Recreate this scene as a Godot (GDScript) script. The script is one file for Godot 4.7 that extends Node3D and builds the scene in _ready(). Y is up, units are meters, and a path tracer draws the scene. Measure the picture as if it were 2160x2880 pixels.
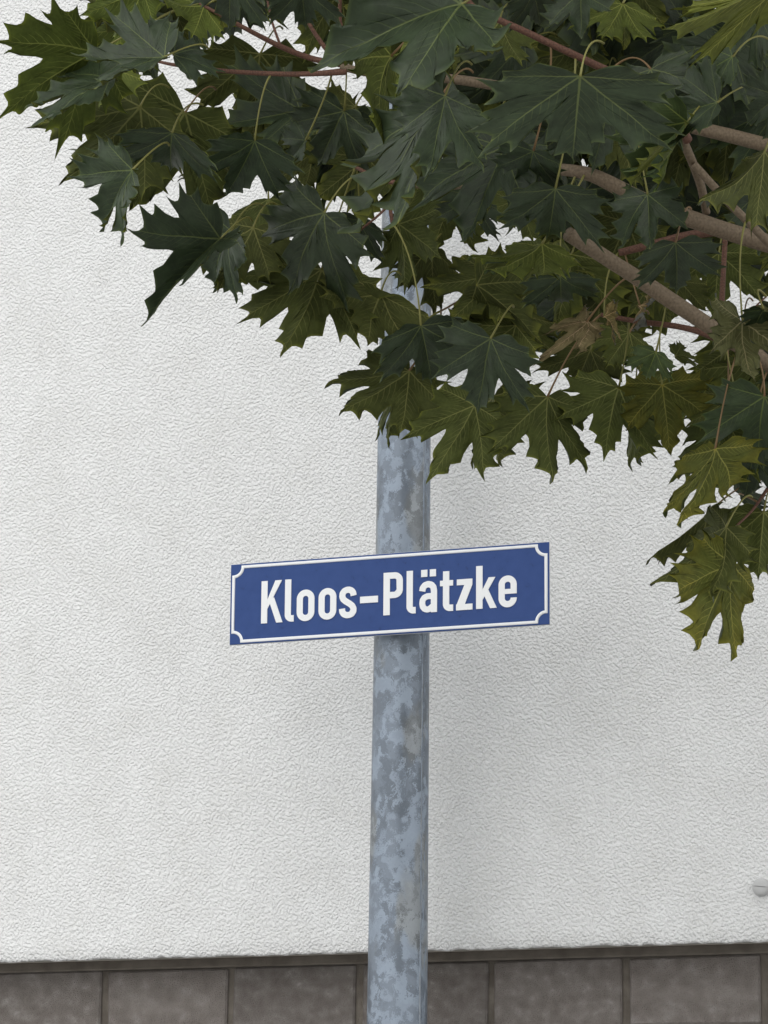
extends Node3D
# A blue street name sign on a galvanised lamp post in front of a white rendered wall, maple leaves hanging in front.

const FOCAL := 9990.0          # focal length in pixels of the 2160 x 2880 photograph
const YAW := -0.3298           # wall and sign are turned a little to the left
const SIGN := Vector3(0.008, 2.9074, -6.1798)

var cam: Camera3D
var rng := RandomNumberGenerator.new()
var noise := FastNoiseLite.new()
var M := {}

# ------------------------------------------------------------------ small helpers
func at(x: float, y: float, d: float) -> Vector3:      # a point seen at photo pixel x, y, at depth d metres
	return cam.transform * Vector3((x - 1080.0) / FOCAL * d, -(y - 1440.0) / FOCAL * d, -d)

func on_plane(x: float, y: float, p: Vector3, n: Vector3) -> Vector3:
	var o := cam.position
	var dir := at(x, y, 1.0) - o
	return o + dir * ((p - o).dot(n) / dir.dot(n))

func obj(called: String, mesh: Mesh, mat: Material, parent: Node = self) -> MeshInstance3D:
	var o := MeshInstance3D.new()
	o.name = called
	o.mesh = mesh
	if mat: o.material_override = mat
	parent.add_child(o, true)
	return o

func tag(o: Node, label: String, category: String, group := "", kind := "") -> void:
	if label: o.set_meta("label", label)
	if category: o.set_meta("category", category)
	if group: o.set_meta("group", group)
	if kind: o.set_meta("kind", kind)

func start() -> SurfaceTool:
	var st := SurfaceTool.new()
	st.begin(Mesh.PRIMITIVE_TRIANGLES)
	return st

func face(st: SurfaceTool, pts: Array, middle: Vector3) -> void:      # a convex flat polygon that looks away from middle
	var a: Vector3 = pts[0]
	var n: Vector3 = (a - pts[2]).cross(a - pts[1])
	if n.dot(a - middle) < 0: pts.reverse()
	st.set_smooth_group(-1)
	for i in range(1, pts.size() - 1):
		for p in [pts[0], pts[i], pts[i + 1]]:
			st.add_vertex(p)

func bevel_box(size: Vector3, b: float, jitter := 0.0) -> ArrayMesh:
	var st := start()
	var h := size / 2.0
	var off := {}
	for i in 8: off[i] = Vector3(rng.randf_range(-1, 1), rng.randf_range(-1, 1), rng.randf_range(-1, 1)) * jitter
	var v := func(sx: int, sy: int, sz: int, axis: int) -> Vector3:
		var s := Vector3(sx, sy, sz)
		var p := (h - Vector3.ONE * b) * s
		p[axis] = h[axis] * s[axis]
		return p + off[(sx + 1) / 2 + (sy + 1) + (sz + 1) * 2]
	for s in [-1, 1]:
		face(st, [v.call(s, -1, -1, 0), v.call(s, 1, -1, 0), v.call(s, 1, 1, 0), v.call(s, -1, 1, 0)], Vector3.ZERO)
		face(st, [v.call(-1, s, -1, 1), v.call(1, s, -1, 1), v.call(1, s, 1, 1), v.call(-1, s, 1, 1)], Vector3.ZERO)
		face(st, [v.call(-1, -1, s, 2), v.call(1, -1, s, 2), v.call(1, 1, s, 2), v.call(-1, 1, s, 2)], Vector3.ZERO)
		for t in [-1, 1]:
			face(st, [v.call(s, t, -1, 0), v.call(s, t, 1, 0), v.call(s, t, 1, 1), v.call(s, t, -1, 1)], Vector3.ZERO)
			face(st, [v.call(s, -1, t, 0), v.call(s, 1, t, 0), v.call(s, 1, t, 2), v.call(s, -1, t, 2)], Vector3.ZERO)
			face(st, [v.call(-1, s, t, 1), v.call(1, s, t, 1), v.call(1, s, t, 2), v.call(-1, s, t, 2)], Vector3.ZERO)
			for u in [-1, 1]:
				face(st, [v.call(s, t, u, 0), v.call(s, t, u, 1), v.call(s, t, u, 2)], Vector3.ZERO)
	st.generate_normals()
	return st.commit()

func grid(rows: Array, uvs: Array, wrap := false) -> ArrayMesh:     # rows of points; front when columns run right and rows run up
	var st := start()
	st.set_smooth_group(0)
	var w: int = rows[0].size()
	for r in rows.size():
		for c in w:
			st.set_uv(uvs[r][c])
			st.add_vertex(rows[r][c])
	for r in rows.size() - 1:
		for c in (w if wrap else w - 1):
			var a := r * w + c
			var b := r * w + (c + 1) % w
			for i in [a, a + w, b + w, a, b + w, b]: st.add_index(i)
	st.generate_normals()
	return st.commit()

func smooth_path(pts: Array, radii: Array, steps: int) -> Array:
	var p := []
	var r := []
	for i in pts.size() - 1:
		var a: Vector3 = pts[maxi(i - 1, 0)]
		var b: Vector3 = pts[i]
		var c: Vector3 = pts[i + 1]
		var d: Vector3 = pts[mini(i + 2, pts.size() - 1)]
		for k in steps:
			var t := float(k) / steps
			p.append(b.cubic_interpolate(c, a, d, t))
			r.append(lerpf(radii[i], radii[i + 1], t))
	p.append(pts[-1])
	r.append(radii[-1])
	return [p, r]

func tube(pts: Array, radii: Array, sides := 10, rough := 0.0) -> ArrayMesh:
	var rows := []
	var uvs := []
	var side := Vector3.ZERO
	var run := 0.0
	for i in pts.size():
		var t: Vector3 = (pts[mini(i + 1, pts.size() - 1)] - pts[maxi(i - 1, 0)]).normalized()
		if side == Vector3.ZERO: side = t.cross(Vector3(0.3, 0.2, 0.9)).normalized()
		side = (side - t * side.dot(t)).normalized()
		var up := side.cross(t)
		if i: run += pts[i].distance_to(pts[i - 1])
		var row := []
		var uv := []
		for k in sides + 1:
			var a := -TAU * k / sides
			var q: Vector3 = pts[i] + (side * cos(a) + up * sin(a)) * radii[i]
			if rough > 0: q += (side * cos(a) + up * sin(a)) * radii[i] * rough * noise.get_noise_3dv(q * 900.0)
			row.append(q)
			uv.append(Vector2(float(k) / sides, run))
		rows.append(row)
		uvs.append(uv)
	# close both ends
	for e in [0, rows.size() - 1]:
		var row := []
		var uv := []
		for k in sides + 1:
			row.append(pts[e])
			uv.append(uvs[e][k])
		if e == 0:
			rows.push_front(row); uvs.push_front(uv)
		else:
			rows.append(row); uvs.append(uv)
	rows.reverse()
	uvs.reverse()
	return grid(rows, uvs)

func plain(c: Color, rough := 0.8, metal := 0.0) -> StandardMaterial3D:     # c is the real-world (linear) base colour
	var m := StandardMaterial3D.new()
	m.albedo_color = c.linear_to_srgb()
	m.roughness = rough
	m.metallic = metal
	return m

func noise_of(kind: int, freq: float, octaves := 3, seed_ := 1) -> FastNoiseLite:
	var n := FastNoiseLite.new()
	n.noise_type = kind
	n.frequency = freq
	n.fractal_octaves = octaves
	n.seed = seed_
	if octaves == 1: n.fractal_type = FastNoiseLite.FRACTAL_NONE
	return n

func ramp(stops: Array) -> Gradient:      # [offset, linear colour]
	var g := Gradient.new()
	g.offsets = PackedFloat32Array(stops.map(func(s): return s[0]))
	g.colors = PackedColorArray(stops.map(func(s): return s[1].linear_to_srgb()))
	return g

func noise_tex(n: FastNoiseLite, size: int, g: Gradient) -> NoiseTexture2D:
	var t := NoiseTexture2D.new()
	t.width = size
	t.height = size
	t.seamless = true
	t.noise = n
	t.color_ramp = g
	return t

# ------------------------------------------------------------------ materials
func stucco_material() -> StandardMaterial3D:
	var size := 2048
	# one picture of fine grain spans two metres, more than the camera sees of the wall
	var a := noise_of(FastNoiseLite.TYPE_SIMPLEX, 0.115, 2, 3)
	a.fractal_gain = 0.6
	var h := a.get_image(size, size, false, false, true)
	h.convert(Image.FORMAT_RGBA8)
	h.bump_map_to_normal_map(3.4)
	var m := plain(Color(1, 1, 1), 0.92)
	m.normal_enabled = true
	m.normal_texture = ImageTexture.create_from_image(h)
	m.normal_scale = 1.0
	m.uv1_scale = Vector3(0.5, 0.5, 1)
	m.uv1_offset = Vector3(0.5, 0, 0)
	m.albedo_texture = noise_tex(noise_of(FastNoiseLite.TYPE_SIMPLEX, 0.012, 5, 21), 1024, ramp([[0.0, Color(0.755, 0.754, 0.748)], [0.5, Color(0.785, 0.786, 0.784)], [1.0, Color(0.812, 0.814, 0.814)]]))
	return m

func zinc_material() -> StandardMaterial3D:
	var w := 384
	var h := 2048
	var img := Image.create(w, h, false, Image.FORMAT_RGB8)
	var rough := Image.create(w, h, false, Image.FORMAT_RGB8)
	var cell := noise_of(FastNoiseLite.TYPE_CELLULAR, 50.0, 1, 5)
	cell.cellular_return_type = FastNoiseLite.RETURN_CELL_VALUE
	cell.domain_warp_enabled = true
	cell.domain_warp_amplitude = 0.030
	cell.domain_warp_frequency = 45.0
	cell.domain_warp_fractal_octaves = 3
	var cloud := noise_of(FastNoiseLite.TYPE_SIMPLEX, 7.0, 3, 6)
	var fine := noise_of(FastNoiseLite.TYPE_SIMPLEX, 150.0, 2, 7)
	var stain := noise_of(FastNoiseLite.TYPE_SIMPLEX, 9.0, 4, 11)
	for y in h:
		for x in w:
			var a := TAU * x / w
			var p := Vector3(cos(a) * 0.052, y * 2.0 / h * 0.8, sin(a) * 0.052)
			var c := cell.get_noise_3dv(p)
			var k := cloud.get_noise_3dv(p)
			var v := 0.225 + 0.03 * k + 0.012 * fine.get_noise_3dv(p)
			var light := smoothstep(0.05, 0.12, c + 0.25 * k - 0.12)
			v += 0.10 * light + 0.03 * smoothstep(0.5, 0.55, c)
			v -= 0.045 * smoothstep(-0.45, -0.55, c + 0.2 * k)
			var s := smoothstep(0.12, 0.4, stain.get_noise_3dv(p * Vector3(1, 0.5, 1)))
			var col := Color(v * 0.84, v * 0.985, v * 1.19).lerp(Color(v * 0.86, v * 0.88, v * 0.85), s * 0.6)
			img.set_pixel(x, y, col.linear_to_srgb())
			var r := clampf(0.42 + 0.14 * light + 0.05 * k, 0, 1)
			rough.set_pixel(x, y, Color(r, r, r))
	var m := StandardMaterial3D.new()
	m.albedo_texture = ImageTexture.create_from_image(img)
	m.roughness = 1.0
	m.roughness_texture = ImageTexture.create_from_image(rough)
	m.metallic = 0.35
	m.metallic_specular = 0.5
	return m

const BOOST := 4.0           # leaf textures are stored bright, vertex colours (at most 1) bring each leaf to its own tone
const VEINS := [0.0, 0.76, -0.76, 1.55, -1.55]      # directions of the five main veins, from the middle lobe
const REACH := [0.97, 0.93, 0.93, 0.66, 0.66]

func leaf_uv(p: Vector2) -> Vector2:
	return Vector2(p.x / 1.7 + 0.5, 1.0 - (p.y + 0.25) / 1.35)

func draw_vein(img: Image, a: Vector2, b: Vector2, wa: float, wb: float, col: Color, strength: float) -> void:
	var size := float(img.get_width())
	var pa := leaf_uv(a) * size
	var pb := leaf_uv(b) * size
	var n := int(pa.distance_to(pb) * 1.5) + 1
	for i in n + 1:
		var t := float(i) / n
		var p := pa.lerp(pb, t)
		var w := lerpf(wa, wb, t) * size / 1.5
		var r := int(ceil(w + 1))
		for y in range(int(p.y) - r, int(p.y) + r + 1):
			for x in range(int(p.x) - r, int(p.x) + r + 1):
				if x < 0 or y < 0 or x >= int(size) or y >= int(size): continue
				var k := clampf(w + 0.5 - Vector2(x + 0.5, y + 0.5).distance_to(p), 0.0, 1.0) * strength
				if k > 0: img.set_pixel(x, y, img.get_pixel(x, y).lerp(col, k * 0.5))

func leaf_materials() -> void:
	var size := 640
	var broad := noise_of(FastNoiseLite.TYPE_SIMPLEX, 0.008, 3, 31).get_image(size, size, false, false, true)
	var fine := noise_of(FastNoiseLite.TYPE_CELLULAR, 0.06, 2, 32).get_image(size, size, false, false, true)
	var top := Image.create(size, size, false, Image.FORMAT_RGB8)
	var under := Image.create(size, size, false, Image.FORMAT_RGB8)
	var relief := Image.create(size, size, false, Image.FORMAT_RGB8)
	for y in size:
		for x in size:
			var b := broad.get_pixel(x, y).r - 0.5
			var c := fine.get_pixel(x, y).r - 0.5
			top.set_pixel(x, y, (Color(0.028, 0.043, 0.019) * BOOST * (1.0 + 0.5 * b + 0.25 * c)).linear_to_srgb())
			under.set_pixel(x, y, (Color(0.060, 0.071, 0.017) * BOOST * (1.0 + 0.4 * b + 0.3 * c)).linear_to_srgb())
			var h := 0.55 + 0.10 * c + 0.1 * b
			relief.set_pixel(x, y, Color(h, h, h))
	var tv := (Color(0.10, 0.125, 0.042) * BOOST).linear_to_srgb()
	var uv_ := (Color(0.17, 0.175, 0.055) * BOOST).linear_to_srgb()
	for v in 5:
		var dir := Vector2(sin(VEINS[v]), cos(VEINS[v]))
		var side := Vector2(dir.y, -dir.x)
		for j in 9:                                    # side veins first, the main vein over them
			for s in [-1, 1]:
				var t: float = 0.16 + 0.088 * j + 0.03 * s
				if t > 0.9: continue
				var o: Vector2 = dir * REACH[v] * t
				var length: float = 0.30 * REACH[v] * (1.0 - t * 0.75)
				var way: Vector2 = (dir * 0.78 + side * s * 0.62).normalized()
				var mid: Vector2 = o + way * length * 0.5
				var end: Vector2 = mid + (way + dir * 0.35).normalized() * length * 0.5
				for im in [[top, tv, 0.30], [under, uv_, 0.6], [relief, Color(0.25, 0.25, 0.25), 0.6]]:
					draw_vein(im[0], o, mid, 0.0035, 0.0026, im[1], im[2])
					draw_vein(im[0], mid, end, 0.0026, 0.0012, im[1], im[2])
		for im in [[top, tv, 0.8], [under, uv_, 1.0], [relief, Color(0.05, 0.05, 0.05), 1.0]]:
			draw_vein(im[0], Vector2.ZERO, dir * REACH[v], 0.0085, 0.002, im[1], im[2])
	relief.bump_map_to_normal_map(2.0)
	var nt := ImageTexture.create_from_image(relief)
	for k in ["top", "under"]:
		var m := StandardMaterial3D.new()
		m.albedo_texture = ImageTexture.create_from_image(top if k == "top" else under)
		m.vertex_color_use_as_albedo = true
		m.roughness = 0.5 if k == "top" else 0.7
		m.metallic_specular = 0.42 if k == "top" else 0.3
		m.normal_enabled = true
		m.normal_texture = nt
		m.normal_scale = 0.7 if k == "top" else -0.9
		M["leaf_" + k] = m

func make_materials() -> void:
	M.stucco = stucco_material()
	M.zinc = zinc_material()
	leaf_materials()
	M.aluminium = plain(Color(0.62, 0.63, 0.64), 0.45, 0.6)
	M.blue = plain(Color(0.042, 0.083, 0.235), 0.38)
	M.blue.albedo_color = Color.WHITE
	M.blue.albedo_texture = noise_tex(noise_of(FastNoiseLite.TYPE_SIMPLEX, 0.02, 5, 41), 512, ramp([[0.0, Color(0.022, 0.050, 0.165)], [0.16, Color(0.030, 0.068, 0.222)], [1.0, Color(0.036, 0.077, 0.240)]]))
	M.blue.metallic_specular = 0.3
	M.blue.uv1_triplanar = true
	M.blue.uv1_scale = Vector3(3, 3, 3)
	M.white = plain(Color(0.86, 0.87, 0.88), 0.4)
	M.cap = plain(Color(0.50, 0.50, 0.50), 0.5)
	M.edge = plain(Color(0.42, 0.42, 0.39), 0.8)
	M.insulation = plain(Color(0.50, 0.46, 0.41), 0.9)
	var grit := noise_of(FastNoiseLite.TYPE_SIMPLEX, 0.010, 6, 51)
	var rough := NoiseTexture2D.new()
	rough.width = 1024; rough.height = 1024; rough.seamless = true
	rough.noise = noise_of(FastNoiseLite.TYPE_SIMPLEX, 0.14, 4, 52)
	rough.as_normal_map = true
	rough.bump_strength = 8.0
	M.brick = []
	for i in 4:
		var m := StandardMaterial3D.new()
		var t: float = [0.92, 1.0, 1.07, 0.86][i]
		var lo := Color(0.145, 0.125, 0.113) * t
		var mid := Color(0.205, 0.182, 0.168) * t
		var hi := Color(0.255, 0.235, 0.22) * t
		m.albedo_texture = noise_tex(grit, 1024, ramp([[0.0, lo], [0.38, mid.lerp(lo, 0.3)], [0.55, mid], [0.82, hi], [0.98, Color(0.36, 0.34, 0.32)]]))
		m.roughness = 0.92
		m.normal_enabled = true
		m.normal_texture = rough
		m.normal_scale = 0.8
		m.uv1_triplanar = true
		m.uv1_world_triplanar = true
		m.uv1_scale = Vector3.ONE * [2.1, 2.4, 1.9, 2.7][i]
		m.uv1_offset = Vector3(i * 0.37, i * 0.61, i * 0.13)
		M.brick.append(m)
	var mo := StandardMaterial3D.new()
	mo.albedo_texture = noise_tex(grit, 512, ramp([[0.0, Color(0.13, 0.11, 0.092)], [0.5, Color(0.20, 0.175, 0.148)], [1.0, Color(0.28, 0.25, 0.215)]]))
	mo.normal_enabled = true
	mo.normal_texture = rough
	mo.roughness = 0.95
	mo.uv1_triplanar = true
	mo.uv1_world_triplanar = true
	mo.uv1_scale = Vector3.ONE * 3.1
	M.mortar = mo
	var pav := StandardMaterial3D.new()
	pav.albedo_texture = noise_tex(noise_of(FastNoiseLite.TYPE_SIMPLEX, 0.02, 5, 61), 512, ramp([[0.0, Color(0.30, 0.30, 0.295)], [1.0, Color(0.42, 0.42, 0.41)]]))
	pav.uv1_triplanar = true
	pav.uv1_world_triplanar = true
	pav.roughness = 0.95
	M.paving = pav
	for b in [["bark", Color(0.135, 0.098, 0.062), Color(0.205, 0.152, 0.098), 45.0], ["twig", Color(0.095, 0.042, 0.028), Color(0.17, 0.08, 0.05), 60.0]]:
		var m := StandardMaterial3D.new()
		m.albedo_texture = noise_tex(noise_of(FastNoiseLite.TYPE_SIMPLEX, 0.02, 4, 71), 512, ramp([[0.0, b[1] * 0.55], [0.3, b[1]], [0.75, b[2]], [1.0, b[2] * 1.15]]))
		m.uv1_triplanar = true
		m.uv1_world_triplanar = true
		m.uv1_scale = Vector3.ONE * b[3] * 0.45
		m.roughness = 0.72
		M[b[0]] = m
	M.petiole = plain(Color(0.20, 0.19, 0.048), 0.55)
	M.petiole_red = plain(Color(0.20, 0.12, 0.05), 0.55)

# ------------------------------------------------------------------ wall
func build_wall() -> void:
	var n := Vector3(sin(YAW), 0, cos(YAW))
	var w := Node3D.new()
	w.name = "house_wall"
	add_child(w)
	w.position = Vector3(SIGN.x, 2.3072, SIGN.z) - n * 0.300
	w.rotation.y = YAW
	tag(w, "white roughcast house wall above a grey brick plinth", "wall")
	# the rendered face with its slightly ragged lower edge
	var xs := [-5.0, -3.0, -1.8]
	for i in 700: xs.append(-1.3 + i * 0.004)
	xs += [1.9, 3.0, 5.0]
	var rag := noise_of(FastNoiseLite.TYPE_SIMPLEX, 22.0, 3, 81)
	var chip := noise_of(FastNoiseLite.TYPE_SIMPLEX, 7.0, 2, 82)
	var rows := [[], [], [], [], []]
	var uvs := [[], [], [], [], []]
	for x in xs:
		var e := rag.get_noise_1d(x) * 0.0022 + maxf(0.0, chip.get_noise_1d(x) - 0.3) * 0.004
		var z := rag.get_noise_1d(x + 50.0) * 0.0012
		var pts := [Vector3(x, e, -0.007), Vector3(x, e + 0.0005, -0.002), Vector3(x, e + 0.004, z), Vector3(x, 0.03, 0), Vector3(x, 3.2, 0)]
		for k in 5:
			rows[k].append(pts[k])
			uvs[k].append(Vector2(x, -pts[k].y))
	var pf := obj("render_coat", grid(rows, uvs), M.stucco, w)
	pf.set_meta("label", "white fine grained render coat")
	var c := BoxMesh.new()
	c.size = Vector3(10, 3.194, 0.30)
	obj("insulated_wall", c, M.insulation, w).position = Vector3(0, 1.603, -0.159)
	var p := obj("base_profile", bevel_box(Vector3(10, 0.004, 0.020), 0.0008), M.edge, w)
	p.position = Vector3(0, 0.0035, -0.018)
	var seal := obj("mortar_seal", bevel_box(Vector3(10, 0.018, 0.05), 0.002), M.mortar, w)
	seal.position = Vector3(0, -0.0022, -0.106)
	# the plinth below, set back: mortar core with bricks proud of it
	var plinth := Node3D.new()
	plinth.name = "brick_plinth"
	w.add_child(plinth)
	plinth.position = Vector3(0, -0.0115, -0.088)
	var core := BoxMesh.new()
	core.size = Vector3(10, 2.284, 0.2)
	obj("mortar", core, M.mortar, plinth).position = Vector3(0, -1.132, -0.108)
	var shapes := []
	for i in 6: shapes.append(bevel_box(Vector3(0.2415, 0.121, 0.09), 0.0035, 0.0014))
	var module := 0.2553
	var j0 := -0.6925
	var far := []
	for course in 17:
		var shift := 0.0 if course % 2 == 0 else module * 0.5
		for i in range(-14, 19):
			var pos := Vector3(j0 + module * (i + 0.5) + shift, -0.061 - 0.1335 * course, -0.045)
			if course < 4 and i > -6 and i < 12:
				pos += Vector3(rng.randf_range(-1, 1) * 0.0012, rng.randf_range(-1, 1) * 0.001, rng.randf_range(-1, 1) * 0.0015)
				obj("brick", shapes[rng.randi() % 6], M.brick[rng.randi() % 4], plinth).position = pos
			elif absf(pos.x) < 4.8:
				far.append(pos)
	var mm := MultiMesh.new()
	mm.transform_format = MultiMesh.TRANSFORM_3D
	mm.mesh = shapes[0]
	mm.instance_count = far.size()
	for i in far.size(): mm.set_instance_transform(i, Transform3D(Basis(), far[i]))
	var rest := MultiMeshInstance3D.new()
	rest.name = "brickwork"
	rest.multimesh = mm
	rest.material_override = M.brick[1]
	rest.set_meta("kind", "stuff")
	plinth.add_child(rest)
	# slotted plastic cap of a wall anchor
	var cap := Node3D.new()
	cap.name = "anchor_cap"
	add_child(cap)
	cap.position = on_plane(2142, 2496, w.position, n)
	cap.rotation.y = YAW
	tag(cap, "small round off-white slotted anchor cap fixed to the rendered wall", "wall cap")
	var disc := CSGCombiner3D.new()
	disc.name = "slotted_disc"
	var lathe := CSGPolygon3D.new()
	lathe.name = "dome"
	lathe.polygon = PackedVector2Array([Vector2(0, -0.002), Vector2(0.0150, -0.002), Vector2(0.0155, 0.004), Vector2(0.0152, 0.0085), Vector2(0.0142, 0.0105), Vector2(0.0120, 0.0120), Vector2(0.0080, 0.0130), Vector2(0, 0.0134)])
	lathe.mode = CSGPolygon3D.MODE_SPIN
	lathe.spin_sides = 40
	lathe.smooth_faces = true
	lathe.material = M.cap
	disc.add_child(lathe)
	var slot := CSGBox3D.new()
	slot.name = "slot"
	slot.size = Vector3(0.04, 0.006, 0.0016)
	slot.position.y = 0.0135
	slot.operation = CSGShape3D.OPERATION_SUBTRACTION
	slot.material = M.cap
	disc.add_child(slot)
	cap.add_child(disc)
	disc.basis = Basis(Vector3.BACK, -0.12) * Basis(Vector3.RIGHT, PI / 2)
	var washer := CylinderMesh.new()
	washer.top_radius = 0.0162
	washer.bottom_radius = 0.0166
	washer.height = 0.003
	var b := obj("washer", washer, M.cap, cap)
	b.rotation.x = PI / 2
	b.position.z = 0.0008

# ------------------------------------------------------------------ post and sign
func build_post() -> void:
	var n := Vector3(sin(YAW), 0, cos(YAW))
	var back := SIGN - n * 0.070
	var a := on_plane(1117.2, 2830, back, n)
	var b := on_plane(1136.2, 1280, back, n)
	var depth := func(p: Vector3) -> float: return -(cam.transform.affine_inverse() * p).z
	var ra: float = 169.5 / 2 * depth.call(a) / FOCAL
	var rb: float = 149.7 / 2 * depth.call(b) / FOCAL
	var dir := (b - a).normalized()
	var root := Node3D.new()
	root.name = "lamp_post"
	add_child(root)
	var foot: Vector3 = a - dir * (a.y / dir.y)
	root.position = foot
	tag(root, "tapered galvanised grey steel lamp post with mottled zinc spangle", "lamp post")
	var side := Vector3(cos(YAW), 0, -sin(YAW))
	var rows := []
	var uvs := []
	var sides := 56
	for i in 61:
		var y := 4.6 * i / 60.0
		var p := foot + dir * (y / dir.y) - root.position
		var r := lerpf(ra, rb, (y - a.y) / (b.y - a.y))
		var row := []
		var uv := []
		for k in sides + 1:
			var t := TAU * k / sides - PI
			row.append(p + (side * sin(t) + n * cos(t)) * r)
			uv.append(Vector2(float(k) / sides, y / 2.0))
		rows.append(row)
		uvs.append(uv)
	obj("tube", grid(rows, uvs), M.zinc, root)
	# welded seam with zinc drips down the right-hand side
	var pts := []
	var rad := []
	for i in 300:
		var y := 4.6 * i / 299.0
		var r := lerpf(ra, rb, (y - a.y) / (b.y - a.y))
		var t := 1.18 + 0.012 * noise.get_noise_1d(y * 300.0)
		pts.append(foot + dir * (y / dir.y) - root.position + (side * sin(t) + n * cos(t)) * (r - 0.0008))
		rad.append(0.0022 + 0.0008 * noise.get_noise_1d(y * 900.0 + 40.0))
	obj("weld_seam", tube(pts, rad, 8), M.zinc, root)
	for i in 26:
		var y := rng.randf_range(1.6, 3.4)
		var r := lerpf(ra, rb, (y - a.y) / (b.y - a.y))
		var t := 1.3 + rng.randf_range(-0.10, 0.22)
		var long := rng.randf_range(0.012, 0.05)
		var q := []
		var qr := []
		for k in 7:
			var yy := y + long * k / 6.0
			q.append(foot + dir * (yy / dir.y) - root.position + (side * sin(t) + n * cos(t)) * (r - 0.0007))
			qr.append(0.0004 + 0.0016 * sin(PI * k / 6.5))
		obj("zinc_drip", tube(q, qr, 6), M.zinc, root)
	# top fitting, above the frame
	var cap := CylinderMesh.new()
	cap.top_radius = 0.03
	cap.bottom_radius = 0.05
	cap.height = 0.08
	obj("top_cap", cap, M.zinc, root).position = dir * (4.62 / dir.y)

func stroke(pts: Array, w: float) -> Array:
	return Geometry2D.offset_polyline(PackedVector2Array(pts), w / 2.0, Geometry2D.JOIN_ROUND, Geometry2D.END_BUTT)

func rect(x0: float, y0: float, x1: float, y1: float) -> PackedVector2Array:
	return PackedVector2Array([Vector2(x0, y0), Vector2(x1, y0), Vector2(x1, y1), Vector2(x0, y1)])

func stadium(x0: float, y0: float, x1: float, y1: float) -> PackedVector2Array:
	var r := (x1 - x0) / 2.0
	var p := PackedVector2Array()
	for k in 25: p.append(Vector2(x0 + r + r * cos(PI * k / 24), y1 - r + r * sin(PI * k / 24)))
	for k in 25: p.append(Vector2(x0 + r - r * cos(PI * k / 24), y0 + r - r * sin(PI * k / 24)))
	return p

func letter(parent: Node, called: String, solid: Array, holes := []) -> void:
	var c := CSGCombiner3D.new()
	c.name = called
	for set_ in [solid, holes]:
		for poly in set_:
			var p := CSGPolygon3D.new()
			p.name = "piece"
			var pp := PackedVector2Array()
			for v in poly: pp.append((v - Vector2(300, 75)) * 0.001)
			if Geometry2D.is_polygon_clockwise(pp): pp.reverse()
			p.polygon = pp
			p.depth = 0.0022 if set_ == solid else 0.02
			p.position.z = 0.0028 if set_ == solid else 0.01
			p.operation = CSGShape3D.OPERATION_UNION if set_ == solid else CSGShape3D.OPERATION_SUBTRACTION
			p.material = M.white
			c.add_child(p, true)
	parent.add_child(c, true)

func V(flat: Array) -> Array:
	var out := []
	for i in range(0, flat.size(), 2): out.append(Vector2(flat[i], flat[i + 1]))
	return out

func arc(cx: float, cy: float, r: float, a0: float, a1: float, n := 10) -> Array:
	var out := []
	for i in n + 1:
		var a := deg_to_rad(lerpf(a0, a1, float(i) / n))
		out.append(Vector2(cx + r * cos(a), cy + r * sin(a)))
	return out

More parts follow.
